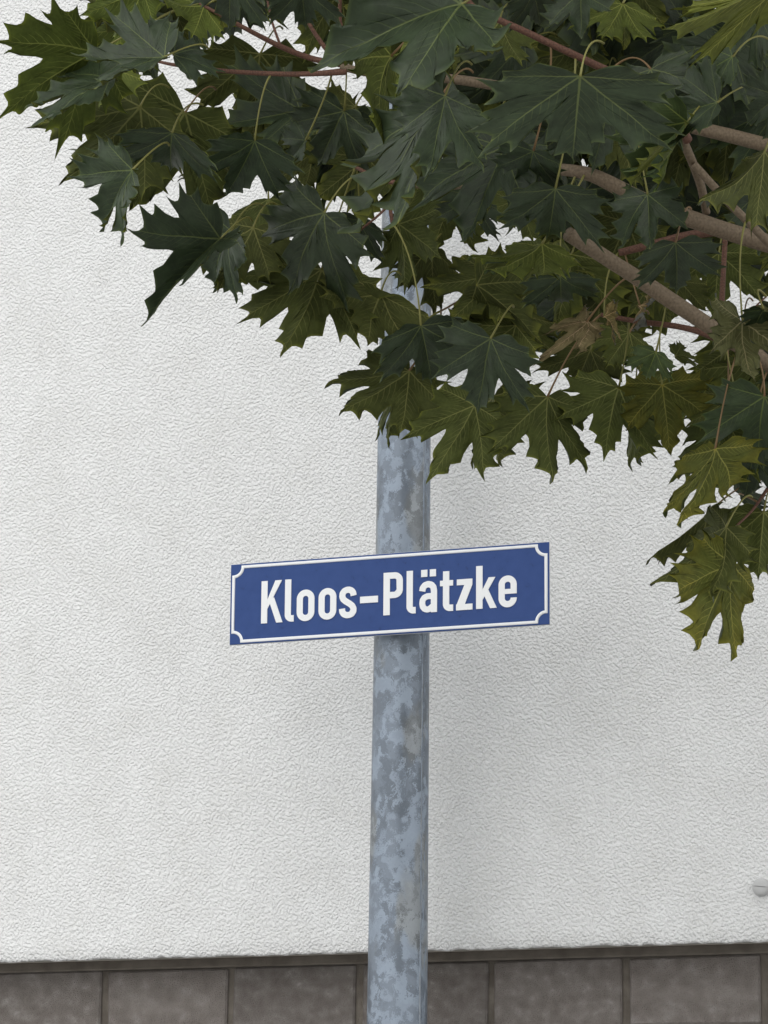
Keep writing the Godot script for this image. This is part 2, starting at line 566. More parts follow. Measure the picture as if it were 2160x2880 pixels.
func build_sign() -> void:
	var s := Node3D.new()
	s.name = "street_sign"
	add_child(s)
	s.position = SIGN
	s.basis = Basis(Vector3.UP, YAW) * Basis(Vector3.BACK, 0.0078) * Basis(Vector3.RIGHT, -0.0146)
	tag(s, "blue street name sign with white raised letters and border on the lamp post", "street sign")
	var plate := obj("back_plate", bevel_box(Vector3(0.6, 0.1494, 0.0022), 0.0006), M.aluminium, s)
	plate.position.z = -0.0014
	var panel := obj("panel", bevel_box(Vector3(0.5985, 0.1479, 0.0014), 0.0005), M.blue, s)
	panel.position.z = 0.0005
	for y in [-0.03, 0.03]:
		var ring := TorusMesh.new()
		ring.inner_radius = 0.0535
		ring.outer_radius = 0.0575
		ring.rings = 40
		var cl := obj("clamp_band", ring, M.aluminium, s)
		cl.scale.y = 4.0
		cl.position = Vector3(0.015, y, -0.070)
		obj("clamp_block", bevel_box(Vector3(0.05, 0.02, 0.012), 0.001), M.aluminium, s).position = Vector3(0.015, y, -0.0085)
	# raised white border with scooped corners
	var path := []
	var L := 6.6; var R := 593.4; var B := 6.3; var T := 143.4; var q := 17.4
	path += arc(L, T, q, -90, 0, 14)
	path += arc(R, T, q, 180, 270, 14)
	path += arc(R, B, q, 90, 180, 14)
	path += arc(L, B, q, 0, 90, 14)
	var prof := [Vector2(-2.85, 0.9), Vector2(-2.6, 2.1), Vector2(-1.5, 2.75), Vector2(0, 2.95), Vector2(1.5, 2.75), Vector2(2.6, 2.1), Vector2(2.85, 0.9)]
	var rows := []
	var uvs := []
	var cnt := path.size()
	for k in prof.size():
		var row := []
		var uv := []
		for i in cnt + 1:
			var p: Vector2 = path[i % cnt]
			var a: Vector2 = p - path[(i - 1 + cnt) % cnt]
			var b: Vector2 = path[(i + 1) % cnt] - p
			a = a.normalized(); b = b.normalized()
			var t := (a + b).normalized()
			var nn := Vector2(-t.y, t.x) / maxf(0.6, t.dot(a))
			var o: Vector2 = p + nn * prof[k].x - Vector2(300, 75)
			row.append(Vector3(o.x, o.y, prof[k].y) * 0.001)
			uv.append(Vector2(i, k))
		rows.append(row)
		uvs.append(uv)
	obj("border", grid(rows, uvs), M.white, s)
	# the lettering, measured from the sign in millimetres
	var W := 11.6
	letter(s, "letter", [rect(61, 36.2, 72.6, 114), PackedVector2Array(V([72.4, 79, 87.5, 114, 100, 114, 72.4, 62])), PackedVector2Array(V([85.3, 83, 102, 36.2, 90, 36.2, 77.6, 71.5, 80, 80]))])
	var foot := V([112.1, 114, 112.1, 49]) + arc(119.1, 49, 7, 180, 270, 8) + V([123.4, 42])
	letter(s, "letter", stroke(foot, W))
	for x in [129.0, 170.5]:
		letter(s, "letter", [stadium(x, 35.4, x + 33.6, 93.1)], [stadium(x + 11.5, 46.6, x + 22.1, 81.6)])
	letter(s, "letter", stroke(V([236.8, 76.2, 235.9, 81.5, 232.8, 85.7, 228.2, 87.4, 223.8, 87.4, 219, 85.4, 215.8, 81, 215.3, 75.6, 217.2, 70.6, 221.4, 66.9, 229.6, 61.6, 234.2, 57.8, 236.7, 52.6, 236.6, 47.4, 233.4, 43, 228.3, 41.2, 223.8, 41.2, 218.6, 43.2, 215.6, 47.6, 215, 53.4]), 11.3))
	letter(s, "hyphen", [rect(249, 61, 282.7, 73)])
	letter(s, "letter", [rect(293, 36.2, 304.9, 113.6)] + stroke(V([300, 107.8, 314, 107.8]) + arc(314, 98.3, 9.4, 85, 0, 8) + arc(314, 81.8, 9.4, 0, -85, 8) + V([314, 72.3, 300, 72.3]), 11.4))
	letter(s, "letter", stroke(foot.map(func(v): return v + Vector2(230.0, 0)), W))
	letter(s, "letter", stroke(V([365.4, 75.2, 366.8, 81.6, 370.6, 86, 376.6, 87.7, 382.4, 86.2, 386.2, 81.8, 387.4, 75.6, 387.4, 36.2]), 11.4) + stroke(V([387.4, 65.7, 375, 65.7, 369.4, 63.4, 366.2, 58.6, 365.6, 53, 366.6, 47.2, 370.2, 43, 375, 41.5, 379.4, 42.6, 385.5, 47.5]), 10.8) + [rect(363.4, 101.2, 374.9, 114.1), rect(379.5, 101.2, 391, 114.1)])
	letter(s, "letter", stroke(V([409.9, 108.7, 409.9, 49]) + arc(416.9, 49, 7, 180, 270, 8) + V([423, 42]), W) + [rect(398.6, 82.1, 422.8, 92.1)])
	letter(s, "letter", [rect(429.8, 81.8, 458.5, 92.3), rect(428.5, 36.4, 458.7, 47.1), PackedVector2Array(V([444, 82.4, 458.5, 83.9, 458.5, 82, 444.3, 46.6, 428.5, 44.2]))])
	letter(s, "letter", [rect(465.5, 36.6, 477.3, 114), PackedVector2Array(V([477.1, 70.5, 488.6, 92.4, 500.8, 92.4, 477.1, 52.2])), PackedVector2Array(V([487.5, 71, 503.4, 36.6, 491.2, 36.6, 480.2, 60, 482, 68]))])
	letter(s, "letter", [stadium(506.8, 36, 540, 93.3)], [stadium(518.1, 69, 528.9, 82.2), rect(518.1, 69, 528.9, 77), stadium(518.1, 47.3, 528.9, 60), rect(518.1, 53, 528.9, 60.2), rect(523, 53.0, 541, 60.2)])

# ------------------------------------------------------------------ maple leaves
var half_outline := [   # tip, then the bay after it, along the right side from the middle lobe's tip to the stalk
	[0.0, 1.02, 0.045, 0.865], [0.145, 0.855, 0.115, 0.735], [0.215, 0.70, 0.205, 0.435], [0.44, 0.72, 0.475, 0.62], [0.69, 0.76, 0.585, 0.575],
	[0.76, 0.525, 0.61, 0.44], [0.675, 0.375, 0.425, 0.215], [0.66, 0.25, 0.575, 0.15], [0.735, 0.045, 0.55, 0.035], [0.545, -0.095, 0.40, -0.06], [0.295, -0.165, 0.13, -0.11]]

func outline(steps: int, r: RandomNumberGenerator) -> Array:      # [points, how close to a tooth tip 0..1]
	var tips := []
	var bays := []
	var j := func(v: Vector2, k: float) -> Vector2: return v + Vector2(r.randf_range(-k, k), r.randf_range(-k, k))
	var n := half_outline.size()
	for i in n:
		tips.append(j.call(Vector2(half_outline[i][0], half_outline[i][1]), 0.022))
		bays.append(j.call(Vector2(half_outline[i][2], half_outline[i][3]), 0.014))
	tips.append(Vector2(0.0, 0.0))
	for i in n:
		var k := n - 1 - i
		bays.append(j.call(Vector2(-half_outline[k][2], half_outline[k][3]), 0.014))
		tips.append(j.call(Vector2(-half_outline[k][0], half_outline[k][1]), 0.022) if k else tips[0])
	var pts := PackedVector2Array()
	var sharp := []
	for i in bays.size():
		var a: Vector2 = tips[i]
		var b: Vector2 = tips[i + 1]
		var c: Vector2 = (8.0 * bays[i] - a - b) / 6.0
		for s in steps:
			var t := float(s) / steps
			t = t + 0.12 * sin(TAU * t) * -1.0 if steps > 4 else t
			var u := 1.0 - t
			pts.append(a * u * u * u + c * 3 * t * u + b * t * t * t)
			var e := maxf(1.0 - t * 4.0, t * 4.0 - 3.0)
			var main := i == 10 and t > 0.5 or i == 11 and t < 0.5
			sharp.append(0.0 if main else clampf(e, 0.0, 1.0))
	return [pts, sharp]

func leaf_mesh(steps: int, rings: Array, seed_: int, opt: Dictionary) -> ArrayMesh:
	var r := RandomNumberGenerator.new()
	r.seed = seed_
	var o := outline(steps, r)
	var pts: PackedVector2Array = o[0]
	var sharp: Array = o[1]
	var count := pts.size()
	var mid := Vector2(0, 0.13)
	var droop: float = opt.get("droop", r.randf_range(0.08, 0.42))
	var keel: float = opt.get("keel", r.randf_range(0.08, 0.5))
	var wave: float = opt.get("wave", r.randf_range(0.03, 0.07))
	var bend: float = opt.get("bend", r.randf_range(-0.2, 0.5))
	var curl: float = opt.get("curl", r.randf_range(0.2, 1.8))
	var tone: Color = opt.get("tone", Color.WHITE)
	var rim: Color = opt.get("rim", Color(2.8, 2.5, 1.5))
	var yellow: float = opt.get("yellow", 0.0)
	var ox := r.randf() * 100.0
	var lobe := []
	for i in 5: lobe.append(r.randf_range(-0.2, 0.22) * (0.2 if opt.has("even") else 1.0))
	var verts := PackedVector3Array()
	var uvs := PackedVector2Array()
	var cols := PackedColorArray()
	for k in rings.size():
		var s: float = rings[k]
		for i in count:
			var p := mid + (pts[i] - mid) * s
			var rad := p.length()
			var ang := atan2(p.x, p.y)
			var best := 9.0
			var which := 0
			for v in 5:
				var dv := absf(ang - VEINS[v])
				if dv < best:
					best = dv
					which = v
			var off := rad * sin(minf(best, PI / 2))
			var z := 0.20 * off                                # blade arches up between the veins
			z += keel * absf(p.x)
			z -= droop * rad * rad
			z += lobe[which] * rad * rad * cos(minf(best * 2.0, PI / 2))
			z += wave * noise.get_noise_2d(p.x * 220.0 + ox * 31.0, p.y * 220.0) * (0.3 + rad)
			z += wave * 0.9 * noise.get_noise_2d(p.x * 620.0 - ox * 17.0, p.y * 620.0) * smoothstep(0.6, 1.0, s) * 0.6
			var tip: float = sharp[i] * smoothstep(0.75, 1.0, s)
			z += curl * 0.075 * tip * tip
			p *= 1.0 - 0.05 * tip * curl * 0.5
			# bend the whole blade along the middle vein
			var q := Vector3(p.x, p.y, z)
			var th := bend * clampf(p.y, -0.2, 1.1)
			q = Vector3(q.x, p.y * cos(th * 0.5) - z * sin(th), p.y * sin(th * 0.5) * -1.0 + z * cos(th))
			verts.append(q)
			uvs.append(leaf_uv(p))
			var e := smoothstep(0.94, 1.0, s)
			var c := tone.lerp(tone * rim, e * 0.55)
			if yellow > 0: c = c.lerp(tone * Color(1.75, 1.4, 0.8), clampf(yellow * (smoothstep(0.45, 1.0, s + 0.35 * noise.get_noise_2d(p.x * 300.0 + ox, p.y * 300.0))), 0, 1))
			cols.append(Color(c.r / BOOST, c.g / BOOST, c.b / BOOST))
	var index := PackedInt32Array()
	for k in rings.size() - 1:
		for i in count:
			var a := k * count + i
			var b := k * count + (i + 1) % count
			index.append_array([a, a + count, b + count, a, b + count, b])
	var mesh := ArrayMesh.new()
	for side in 2:
		var vv := verts.duplicate()
		var ii := index.duplicate()
		if side == 1:
			for i in vv.size(): vv[i].z -= 0.004
			for i in range(0, ii.size(), 3):
				var t := ii[i + 1]
				ii[i + 1] = ii[i + 2]
				ii[i + 2] = t
		var arrays := []
		arrays.resize(Mesh.ARRAY_MAX)
		arrays[Mesh.ARRAY_VERTEX] = vv
		arrays[Mesh.ARRAY_TEX_UV] = uvs
		arrays[Mesh.ARRAY_COLOR] = cols
		arrays[Mesh.ARRAY_INDEX] = ii
		var tmp := ArrayMesh.new()
		tmp.add_surface_from_arrays(Mesh.PRIMITIVE_TRIANGLES, arrays)
		var st := SurfaceTool.new()
		st.create_from(tmp, 0)
		st.generate_normals()
		st.generate_tangents()
		st.set_material(opt.get("mat_top", M.leaf_top) if side == 0 else opt.get("mat_under", M.leaf_under))
		st.commit(mesh)
	return mesh

func leaf_basis(base: Vector3, tip: Vector3, top_seen: bool, twist: float, length: float, width: float) -> Basis:
	var a := (tip - base).normalized()
	var to_cam := (cam.position - base).normalized()
	var n := (to_cam - a * to_cam.dot(a)).normalized()
	n = n.rotated(a, twist)
	if not top_seen: n = -n
	var x := a.cross(n)
	return Basis(x * length * width, a * length, n * length)

var tree: Node3D
var wood := []        # sampled branch points, for the stalks

func branch(called: String, px: Array, mat: Material, sides := 10) -> void:     # rows of x, y, depth, diameter in photo pixels
	var pts := []
	var radii := []
	for r in px:
		var p := at(r[0], r[1], r[2])
		pts.append(p - tree.position)
		radii.append(r[3] * 0.5 * r[2] / FOCAL)
	var sm := smooth_path(pts, radii, 8)
	for i in sm[0].size():
		sm[0][i] += Vector3(noise.get_noise_1d(sm[0][i].x * 900.0), noise.get_noise_1d(sm[0][i].y * 900.0 + 70.0), 0) * sm[1][i] * 0.15
		wood.append(sm[0][i])
	obj(called, tube(sm[0], sm[1], sides, 0.05), mat, tree)

func stalk(base: Vector3, tip: Vector3, parent: MeshInstance3D) -> void:
	# from the leaf back to the nearest twig, in an arc
	var away := (base - tip).normalized()
	var want := base + away * 0.05 + Vector3(0, 0.045, 0)
	var best := INF
	var end := want
	for w in wood:
		var d: float = w.distance_to(want)
		if d < best:
			best = d
			end = w
	if best > 0.10: end = base + (away * 0.4 + Vector3(0.35, 0.45, -0.9)).normalized() * 0.07
	var ctrl := base.lerp(end, 0.45) + Vector3(rng.randf_range(-1, 1) * 0.012, 0.016, 0) + away * 0.016
	var inv := parent.transform.affine_inverse()
	var pts := []
	var radii := []
	for i in 11:
		var t := i / 10.0
		pts.append((base * (1 - t) * (1 - t) + ctrl * 2 * t * (1 - t) + end * t * t))
		radii.append(0.00085 + 0.0005 * t * t + 0.0006 * pow(1 - t, 8))
	var m := obj("petiole", tube(pts, radii, 6), M.petiole if rng.randf() < 0.75 else M.petiole_red, parent)
	m.transform = inv

func add_leaf(base: Vector3, tip: Vector3, top_seen: bool, twist: float, width: float, mesh: ArrayMesh, with_stalk := true) -> void:
	var o := MeshInstance3D.new()
	o.name = "leaf"
	o.mesh = mesh
	var b := base - tree.position
	var length := base.distance_to(tip)
	o.transform = Transform3D(leaf_basis(base, tip, top_seen, twist, length, width), b)
	tree.add_child(o, true)
	if with_stalk: stalk(b, tip - tree.position, o)

func build_tree() -> void:
	tree = Node3D.new()
	tree.name = "maple_tree"
	add_child(tree)
	var trunk_at := at(2950, 1200, 4.1)
	tree.position = Vector3(trunk_at.x, 0, trunk_at.z)
	tag(tree, "leafy maple tree with pointed green leaves hanging in front of the lamp post", "tree")
	var tp := []
	var tr := []
	for i in 24:
		var y := 4.6 * i / 23.0
		tp.append(Vector3(0.03 * sin(y * 1.3), y - 0.02, 0.02 * cos(y)))
		tr.append(lerpf(0.065, 0.022, i / 23.0))
	obj("trunk", tube(tp, tr, 18, 0.05), M.bark, tree)
	# ---- limbs and twigs (photo x, y, depth, diameter)
	branch("branch", [[2950, 1420, 4.1, 70], [2500, 1180, 4.0, 60], [2200, 1040, 3.95, 52], [1975, 905, 3.9, 47], [1780, 775, 3.85, 45], [1598, 658, 3.8, 42]], M.bark, 14)
	branch("branch", [[2950, 900, 4.1, 70], [2500, 770, 4.0, 60], [2148, 684, 3.95, 52], [1926, 612, 3.9, 50], [1796, 560, 3.9, 48], [1646, 488, 3.9, 38], [1480, 480, 3.95, 30], [1295, 520, 4.0, 25], [1119, 516, 4.0, 20]], M.bark, 14)
	branch("twig", [[1125, 517, 4.0, 17], [1100, 575, 4.0, 12], [1104, 627, 4.0, 11]], M.twig, 8)
	branch("twig", [[1119, 516, 4.0, 15], [1060, 500, 4.02, 13], [1000, 470, 4.05, 10]], M.twig, 8)
	branch("twig", [[1112, 560, 4.0, 9], [1060, 610, 4.0, 7], [1000, 660, 4.02, 6], [930, 735, 4.05, 5]], M.twig, 7)
	branch("branch", [[2700, 560, 4.1, 50], [2200, 420, 4.1, 42], [1700, 300, 4.05, 34], [1308, 226, 4.0, 28], [1080, 212, 4.0, 23], [957, 186, 4.0, 22]], M.bark, 12)
	branch("twig", [[975, 200, 4.0, 22], [900, 206, 4.0, 16], [800, 208, 4.0, 15], [640, 200, 4.0, 13], [488, 182, 4.0, 10], [400, 160, 4.02, 6]], M.twig, 8)
	branch("twig", [[970, 182, 4.0, 19], [880, 165, 4.0, 17], [788, 130, 3.98, 16], [664, 66, 3.95, 12], [560, 10, 3.95, 9]], M.twig, 8)
	branch("twig", [[955, 178, 4.0, 16], [905, 122, 4.0, 13], [858, 40, 4.0, 11], [845, -60, 4.0, 9]], M.twig, 8)
	branch("twig", [[972, 135, 4.02, 13], [956, 50, 4.02, 11], [960, -60, 4.0, 10]], M.twig, 8)
	branch("twig", [[790, 132, 3.98, 9], [765, 60, 3.98, 7], [748, -20, 3.98, 6]], M.twig, 7)
	branch("twig", [[1310, -10, 3.7, 15], [1345, 28, 3.7, 18], [1484, 92, 3.7, 20], [1666, 178, 3.72, 22], [1850, 270, 3.8, 24], [1935, 395, 3.85, 28]], M.twig, 9)
	branch("twig", [[1915, 380, 3.85, 27], [1950, 465, 3.88, 26], [1972, 530, 3.9, 25], [1986, 600, 3.92, 24]], M.bark, 9)
	branch("twig", [[1950, 462, 3.87, 24], [2030, 550, 3.87, 24], [2098, 620, 3.87, 24], [2240, 760, 3.9, 28]], M.bark, 9)
	branch("twig", [[1740, 712, 4.0, 20], [1830, 690, 4.0, 24], [1923, 666, 4.0, 26], [2020, 650, 3.97, 28]], M.twig, 9)
	branch("twig", [[1690, 885, 4.0, 12], [1796, 905, 4.0, 15], [1900, 918, 3.97, 17], [1985, 940, 3.95, 20], [2080, 985, 3.95, 24]], M.twig, 9)
	branch("twig", [[2040, 650, 4.05, 15], [2034, 760, 4.05, 15], [2028, 890, 4.02, 17]], M.twig, 9)
	branch("twig", [[2155, 834, 3.8, 5], [2125, 862, 3.8, 5], [2088, 903, 3.8, 5]], M.twig, 6)
	branch("twig", [[2300, 1250, 4.0, 20], [2180, 1350, 4.0, 12], [2120, 1430, 4.0, 8], [2070, 1480, 3.95, 6]], M.twig, 7)
	branch("twig", [[1380, 780, 4.2, 6], [1300, 840, 4.2, 6], [1240, 875, 4.2, 5]], M.petiole_red, 6)
	# limbs that carry the crown above and beside the picture
	for limb in [[3.1, Vector3(0.5, 0.9, 0.5)], [3.2, Vector3(0.6, 0.8, -0.7)], [3.4, Vector3(-0.35, 1.15, 0.75)], [3.5, Vector3(-0.55, 1.25, 0.1)], [3.6, Vector3(0.1, 0.9, 0.9)], [3.7, Vector3(-0.2, 1.2, -0.6)], [3.3, Vector3(0.95, 0.6, 0.0)]]:
		var from := Vector3(0, limb[0], 0)
		var reach: Vector3 = limb[1]
		var pts := [from, from + reach * 0.35 + Vector3(0, -0.04, 0), from + reach * 0.7, from + reach + Vector3(0, 0.05, 0)]
		var path := smooth_path(pts, [0.020, 0.015, 0.010, 0.005], 6)
		obj("branch", tube(path[0], path[1], 10, 0.05), M.bark, tree)
	# ---- the leaves one can tell apart: stalk x, y, tip x, y, top side seen, depth, foreshortening, twist, width, kind
	var rows := [
		[268, 148, -4, 266, 0, 3.90, 0.97, -38, 1.0, "fresh"], [462, 160, 220, 192, 1, 3.80, 0.95, 58, 0.9, ""], [488, 154, 606, 105, 1, 3.82, 0.8, -25, 1.0, ""],
		[655, -70, 622, 112, 1, 3.60, 0.85, 15, 0.9, ""], [575, 14, 424, 56, 0, 3.95, 0.85, 40, 1.0, "fresh"], [398, -30, 240, 54, 0, 4.10, 0.9, 20, 1.0, "fresh"],
		[410, 40, 224, 68, 0, 4.25, 0.9, 48, 1.0, ""], [312, 220, 58, 288, 1, 3.85, 0.95, 68, 0.9, "flat"], [300, 190, 178, 362, 0, 4.05, 0.9, 55, 0.8, "fresh"],
		[394, 300, 186, 556, 0, 4.10, 0.97, 18, 0.95, ""], [521, 316, 352, 602, 0, 4.20, 0.95, -12, 1.0, ""], [484, 374, 466, 520, 1, 3.85, 0.66, 10, 1.05, ""],
		[716, 396, 634, 582, 1, 4.00, 0.9, -15, 0.95, ""], [372, 478, 244, 646, 1, 3.80, 0.92, 45, 0.95, ""], [605, 430, 578, 552, 0, 4.30, 0.8, 20, 0.8, ""],
		[732, 152, 700, 392, 0, 4.30, 0.95, -10, 1.1, ""], [1100, 158, 956, 364, 0, 3.75, 0.92, -48, 1.0, "fresh"], [968, 312, 872, 486, 1, 4.08, 0.9, 15, 1.0, ""],
		[1045, 335, 985, 468, 1, 4.15, 0.85, -20, 1.0, ""], [755, 560, 790, 712, 0, 4.20, 0.8, 5, 1.05, ""], [620, 672, 382, 868, 1, 4.00, 0.97, 30, 0.55, "folded"],
		[650, 650, 541, 828, 1, 4.05, 0.9, 40, 0.8, ""], [712, 640, 616, 838, 0, 4.12, 0.95, 30, 0.95, ""], [912, 598, 768, 830, 1, 4.00, 0.93, 25, 0.95, ""],
		[905, 757, 820, 1030, 0, 4.10, 0.97, 18, 1.0, ""], [800, 760, 690, 800, 0, 4.15, 0.8, 35, 1.0, ""], [1070, 827, 985, 1016, 0, 4.10, 0.82, -10, 1.05, ""],
		[1184, 916, 1226, 1104, 1, 3.95, 0.85, -5, 1.0, ""], [1151, 1043, 960, 1197, 0, 4.10, 0.95, 30, 0.95, ""], [1125, 1055, 1078, 1250, 0, 4.14, 0.95, 52, 0.9, ""],
		[1335, 1140, 1238, 1338, 0, 4.02, 0.95, 12, 0.85, ""], [1388, 1115, 1436, 1324, 0, 4.20, 0.95, 38, 0.9, ""], [1540, 1116, 1517, 1377, 0, 4.00, 0.97, -22, 0.84, ""],
		[1741, 1088, 1670, 1310, 0, 4.05, 0.93, -8, 0.9, ""], [1790, 1095, 1845, 1328, 0, 4.20, 0.95, 40, 0.9, ""], [1862, 1082, 1890, 1276, 0, 3.98, 0.9, 10, 0.92, "yellowing"],
		[1845, 990, 1812, 1074, 1, 3.90, 0.8, 5, 0.95, "young"], [2088, 902, 2078, 1130, 0, 3.78, 0.9, -12, 0.72, "wilted"],
		[2012, 1262, 1968, 1512, 0, 3.90, 0.95, 50, 0.95, "yellowing"], [2040, 1180, 1985, 1410, 0, 4.00, 0.95, 35, 0.9, ""], [2042, 1482, 1908, 1670, 0, 3.90, 0.95, 46, 0.9, ""],
		[1995, 1440, 1820, 1608, 0, 3.98, 0.97, 30, 0.36, "folded"], [2061, 1588, 1914, 1838, 0, 3.90, 0.97, -38, 0.85, "yellowing"], [2148, 1440, 2130, 1640, 0, 4.00, 0.9, 0, 1.05, ""],
		[2120, 1280, 2085, 1420, 1, 3.95, 0.85, 10, 1.0, ""], [1298, 12, 878, 116, 1, 3.50, 0.97, 34, 0.95, ""], [1184, 96, 1178, 272, 0, 3.65, 0.92, 45, 0.9, "fresh"],
		[1632, 215, 1608, 476, 1, 3.42, 0.84, -6, 1.38, "calm"], [1252, 270, 1202, 514, 1, 3.46, 0.93, 38, 0.95, "calm"], [1240, 274, 963, 674, 1, 3.60, 0.98, 72, 0.95, "flat"],
		[1418, 415, 1302, 694, 1, 3.80, 0.95, 34, 0.95, ""], [1562, 530, 1542, 714, 1, 3.70, 0.8, -5, 1.0, ""], [1934, 344, 1734, 536, 1, 3.60, 0.95, 30, 0.45, "folded_young"],
		[1930, 352, 1826, 540, 1, 3.66, 0.95, 58, 0.85, "fresh"], [2225, -70, 1804, 162, 0, 3.50, 0.97, 8, 0.22, "folded_young"], [1830, 195, 1890, 340, 1, 3.70, 0.8, 0, 1.0, ""],
		[2017, 288, 1850, 332, 1, 3.60, 0.85, 35, 1.0, ""], [2060, 160, 1940, 222, 1, 3.62, 0.85, 35, 1.0, "fresh"], [2195, 270, 2068, 350, 1, 3.55, 0.85, 20, 1.0, ""],
		[2150, 428, 1984, 660, 0, 3.62, 0.95, 25, 0.42, "folded"], [1822, 547, 1828, 712, 1, 3.70, 0.92, 25, 0.95, ""], [1900, 682, 1914, 852, 1, 3.70, 0.9, -8, 1.0, ""],
		[1576, 778, 1580, 898, 1, 3.90, 0.7, 0, 1.0, ""], [1380, 952, 1332, 1174, 1, 3.90, 0.92, 22, 0.95, ""], [1524, 686, 1390, 828, 0, 3.80, 0.9, 46, 0.95, "fresh"],
		[2022, 712, 2008, 890, 0, 4.20, 0.9, 0, 1.05, ""], [2070, 1108, 2032, 1250, 0, 4.00, 0.85, 10, 1.0, ""], [2150, 1115, 2112, 1345, 1, 3.90, 0.92, 25, 1.0, "fresh"],
		[848, -35, 862, 94, 1, 3.90, 0.8, 0, 1.05, ""], [705, -20, 745, 84, 1, 4.00, 0.8, 20, 1.0, ""], [1634, -18, 1632, 104, 1, 3.75, 0.85, 10, 1.0, ""],
		[1500, -20, 1540, 96, 1, 3.92, 0.8, -10, 1.0, ""], [1752, 10, 1690, 140, 0, 3.85, 0.85, 15, 1.0, "fresh"], [1405, 60, 1325, 176, 0, 4.10, 0.8, 10, 1.05, ""],
		[2140, 50, 2030, 150, 1, 3.72, 0.85, 20, 1.05, ""], [1268, 560, 1222, 700, 0, 4.25, 0.85, 12, 1.1, ""], [1120, 630, 1265, 730, 0, 4.20, 0.85, 15, 1.0, ""],
		[1215, 690, 1100, 825, 0, 4.25, 0.85, -10, 1.0, ""], [1452, 880, 1420, 1035, 0, 4.30, 0.85, 10, 1.05, ""], [1660, 985, 1606, 1115, 0, 4.28, 0.85, 0, 1.1, ""],
		[425, 62, 268, 118, 0, 4.22, 0.85, 30, 1.0, "fresh"], [1000, 300, 905, 365, 0, 4.25, 0.8, 10, 1.0, ""], [860, 395, 790, 470, 1, 4.05, 0.8, 50, 0.9, ""],
		[880, 430, 860, 560, 0, 4.22, 0.85, 10, 1.0, ""], [1010, 620, 985, 745, 1, 4.10, 0.85, 15, 1.0, ""], [1650, 905, 1582, 985, 0, 3.92, 0.85, 20, 0.7, "dry"],
		[1700, 890, 1775, 925, 0, 3.95, 0.85, 35, 0.7, "dry"], [1800, 860, 1840, 905, 0, 3.98, 0.6, 30, 0.8, "dry"], [2148, 870, 2190, 960, 1, 3.75, 0.8, 55, 0.8, ""],
		[1455, 560, 1395, 672, 0, 4.2, 0.85, 10, 1.0, ""], [1912, 790, 1890, 905, 0, 4.2, 0.85, 5, 1.05, ""], [1638, 372, 1712, 490, 0, 4.3, 0.85, 0, 1.1, ""], [1745, 355, 1648, 486, 0, 4.25, 0.85, 5, 1.1, ""], [1335, 552, 1302, 690, 1, 4.1, 0.85, 20, 0.9, ""], [1500, 425, 1462, 566, 1, 3.72, 0.85, 15, 1.0, ""], [1705, 325, 1678, 462, 1, 3.9, 0.85, -10, 1.0, ""], [1770, 935, 1700, 1040, 0, 4.22, 0.85, 10, 1.0, ""], [1900, 1000, 1970, 985, 0, 4.15, 0.85, 40, 0.9, ""], [2080, 1390, 2150, 1330, 1, 4.05, 0.8, 10, 1.0, ""]]
	var kinds := {
		"": {}, "fresh": {"tone": Color(1.25, 1.35, 1.0)}, "flat": {"keel": 0.03, "bend": 0.0, "droop": 0.04, "wave": 0.05, "even": true}, "calm": {"keel": 0.06, "droop": 0.12, "bend": -0.3, "wave": 0.05}, "folded": {"keel": 0.7, "bend": 0.1}, "folded_young": {"tone": Color(1.7, 1.7, 1.2), "rim": Color(1.6, 1.6, 1.1), "keel": 0.8, "bend": 0.1}, "young": {"tone": Color(1.9, 1.85, 1.2), "rim": Color(1.6, 1.6, 1.1), "keel": 0.35}, "yellowing": {"tone": Color(1.2, 1.12, 0.9), "yellow": 0.5},
		"wilted": {"tone": Color(1.35, 1.15, 1.9), "droop": 0.6, "wave": 0.14, "keel": -0.45, "bend": 0.3, "rim": Color(1, 1, 1)},
		"dry": {"tone": Color(3.3, 2.2, 5.0), "droop": 0.9, "wave": 0.3, "keel": 0.9, "bend": 0.9, "curl": 2.0, "rim": Color(1.2, 1.1, 1)}}
	var rings := [0.004, 0.2, 0.4, 0.58, 0.74, 0.87, 0.95, 1.0]
	for i in rows.size():
		var r: Array = rows[i]
		var base := at(r[0], r[1], r[5])
		var l2: float = Vector2(r[2] - r[0], r[3] - r[1]).length()
		var dz: float = l2 * sqrt(1.0 / (r[6] * r[6]) - 1.0) * r[5] / FOCAL
		var tip := at(r[2], r[3], r[5] - dz * (1.0 if r[4] == 0 else -1.0) * (1.0 if i % 5 else -1.0))
		var opt: Dictionary = kinds[r[9]].duplicate()
		if absf(r[7]) > 50.0 and r[9] != "wilted" and r[9] != "dry":      # seen edge on: these lie fairly straight
			opt.bend = 0.0
			opt.droop = 0.06
		var v := rng.randf_range(0.88, 1.14)
		opt.tone = opt.get("tone", Color.WHITE) * Color(v, v * rng.randf_range(0.96, 1.04), v)
		add_leaf(base, tip, r[4] == 1, deg_to_rad(r[7]), r[8], leaf_mesh(8, rings, 1000 + i, opt))
	# ---- leaves deeper in the crown
	var pool := []
	for i in 16: pool.append(leaf_mesh(6, [0.004, 0.3, 0.6, 0.82, 1.0], 5000 + i, {"tone": Color(1, 1, 1) * (0.85 + 0.3 * (i % 5) / 4.0)}))
	var inside := PackedVector2Array(V([300, -60, 330, 120, 420, 300, 540, 400, 680, 520, 760, 650, 900, 700, 1010, 760, 1060, 900, 1190, 1010, 1330, 1080, 1560, 1060, 1780, 1060, 1930, 1080, 2060, 1180, 2100, 1300, 2300, 1380, 2300, -60]))
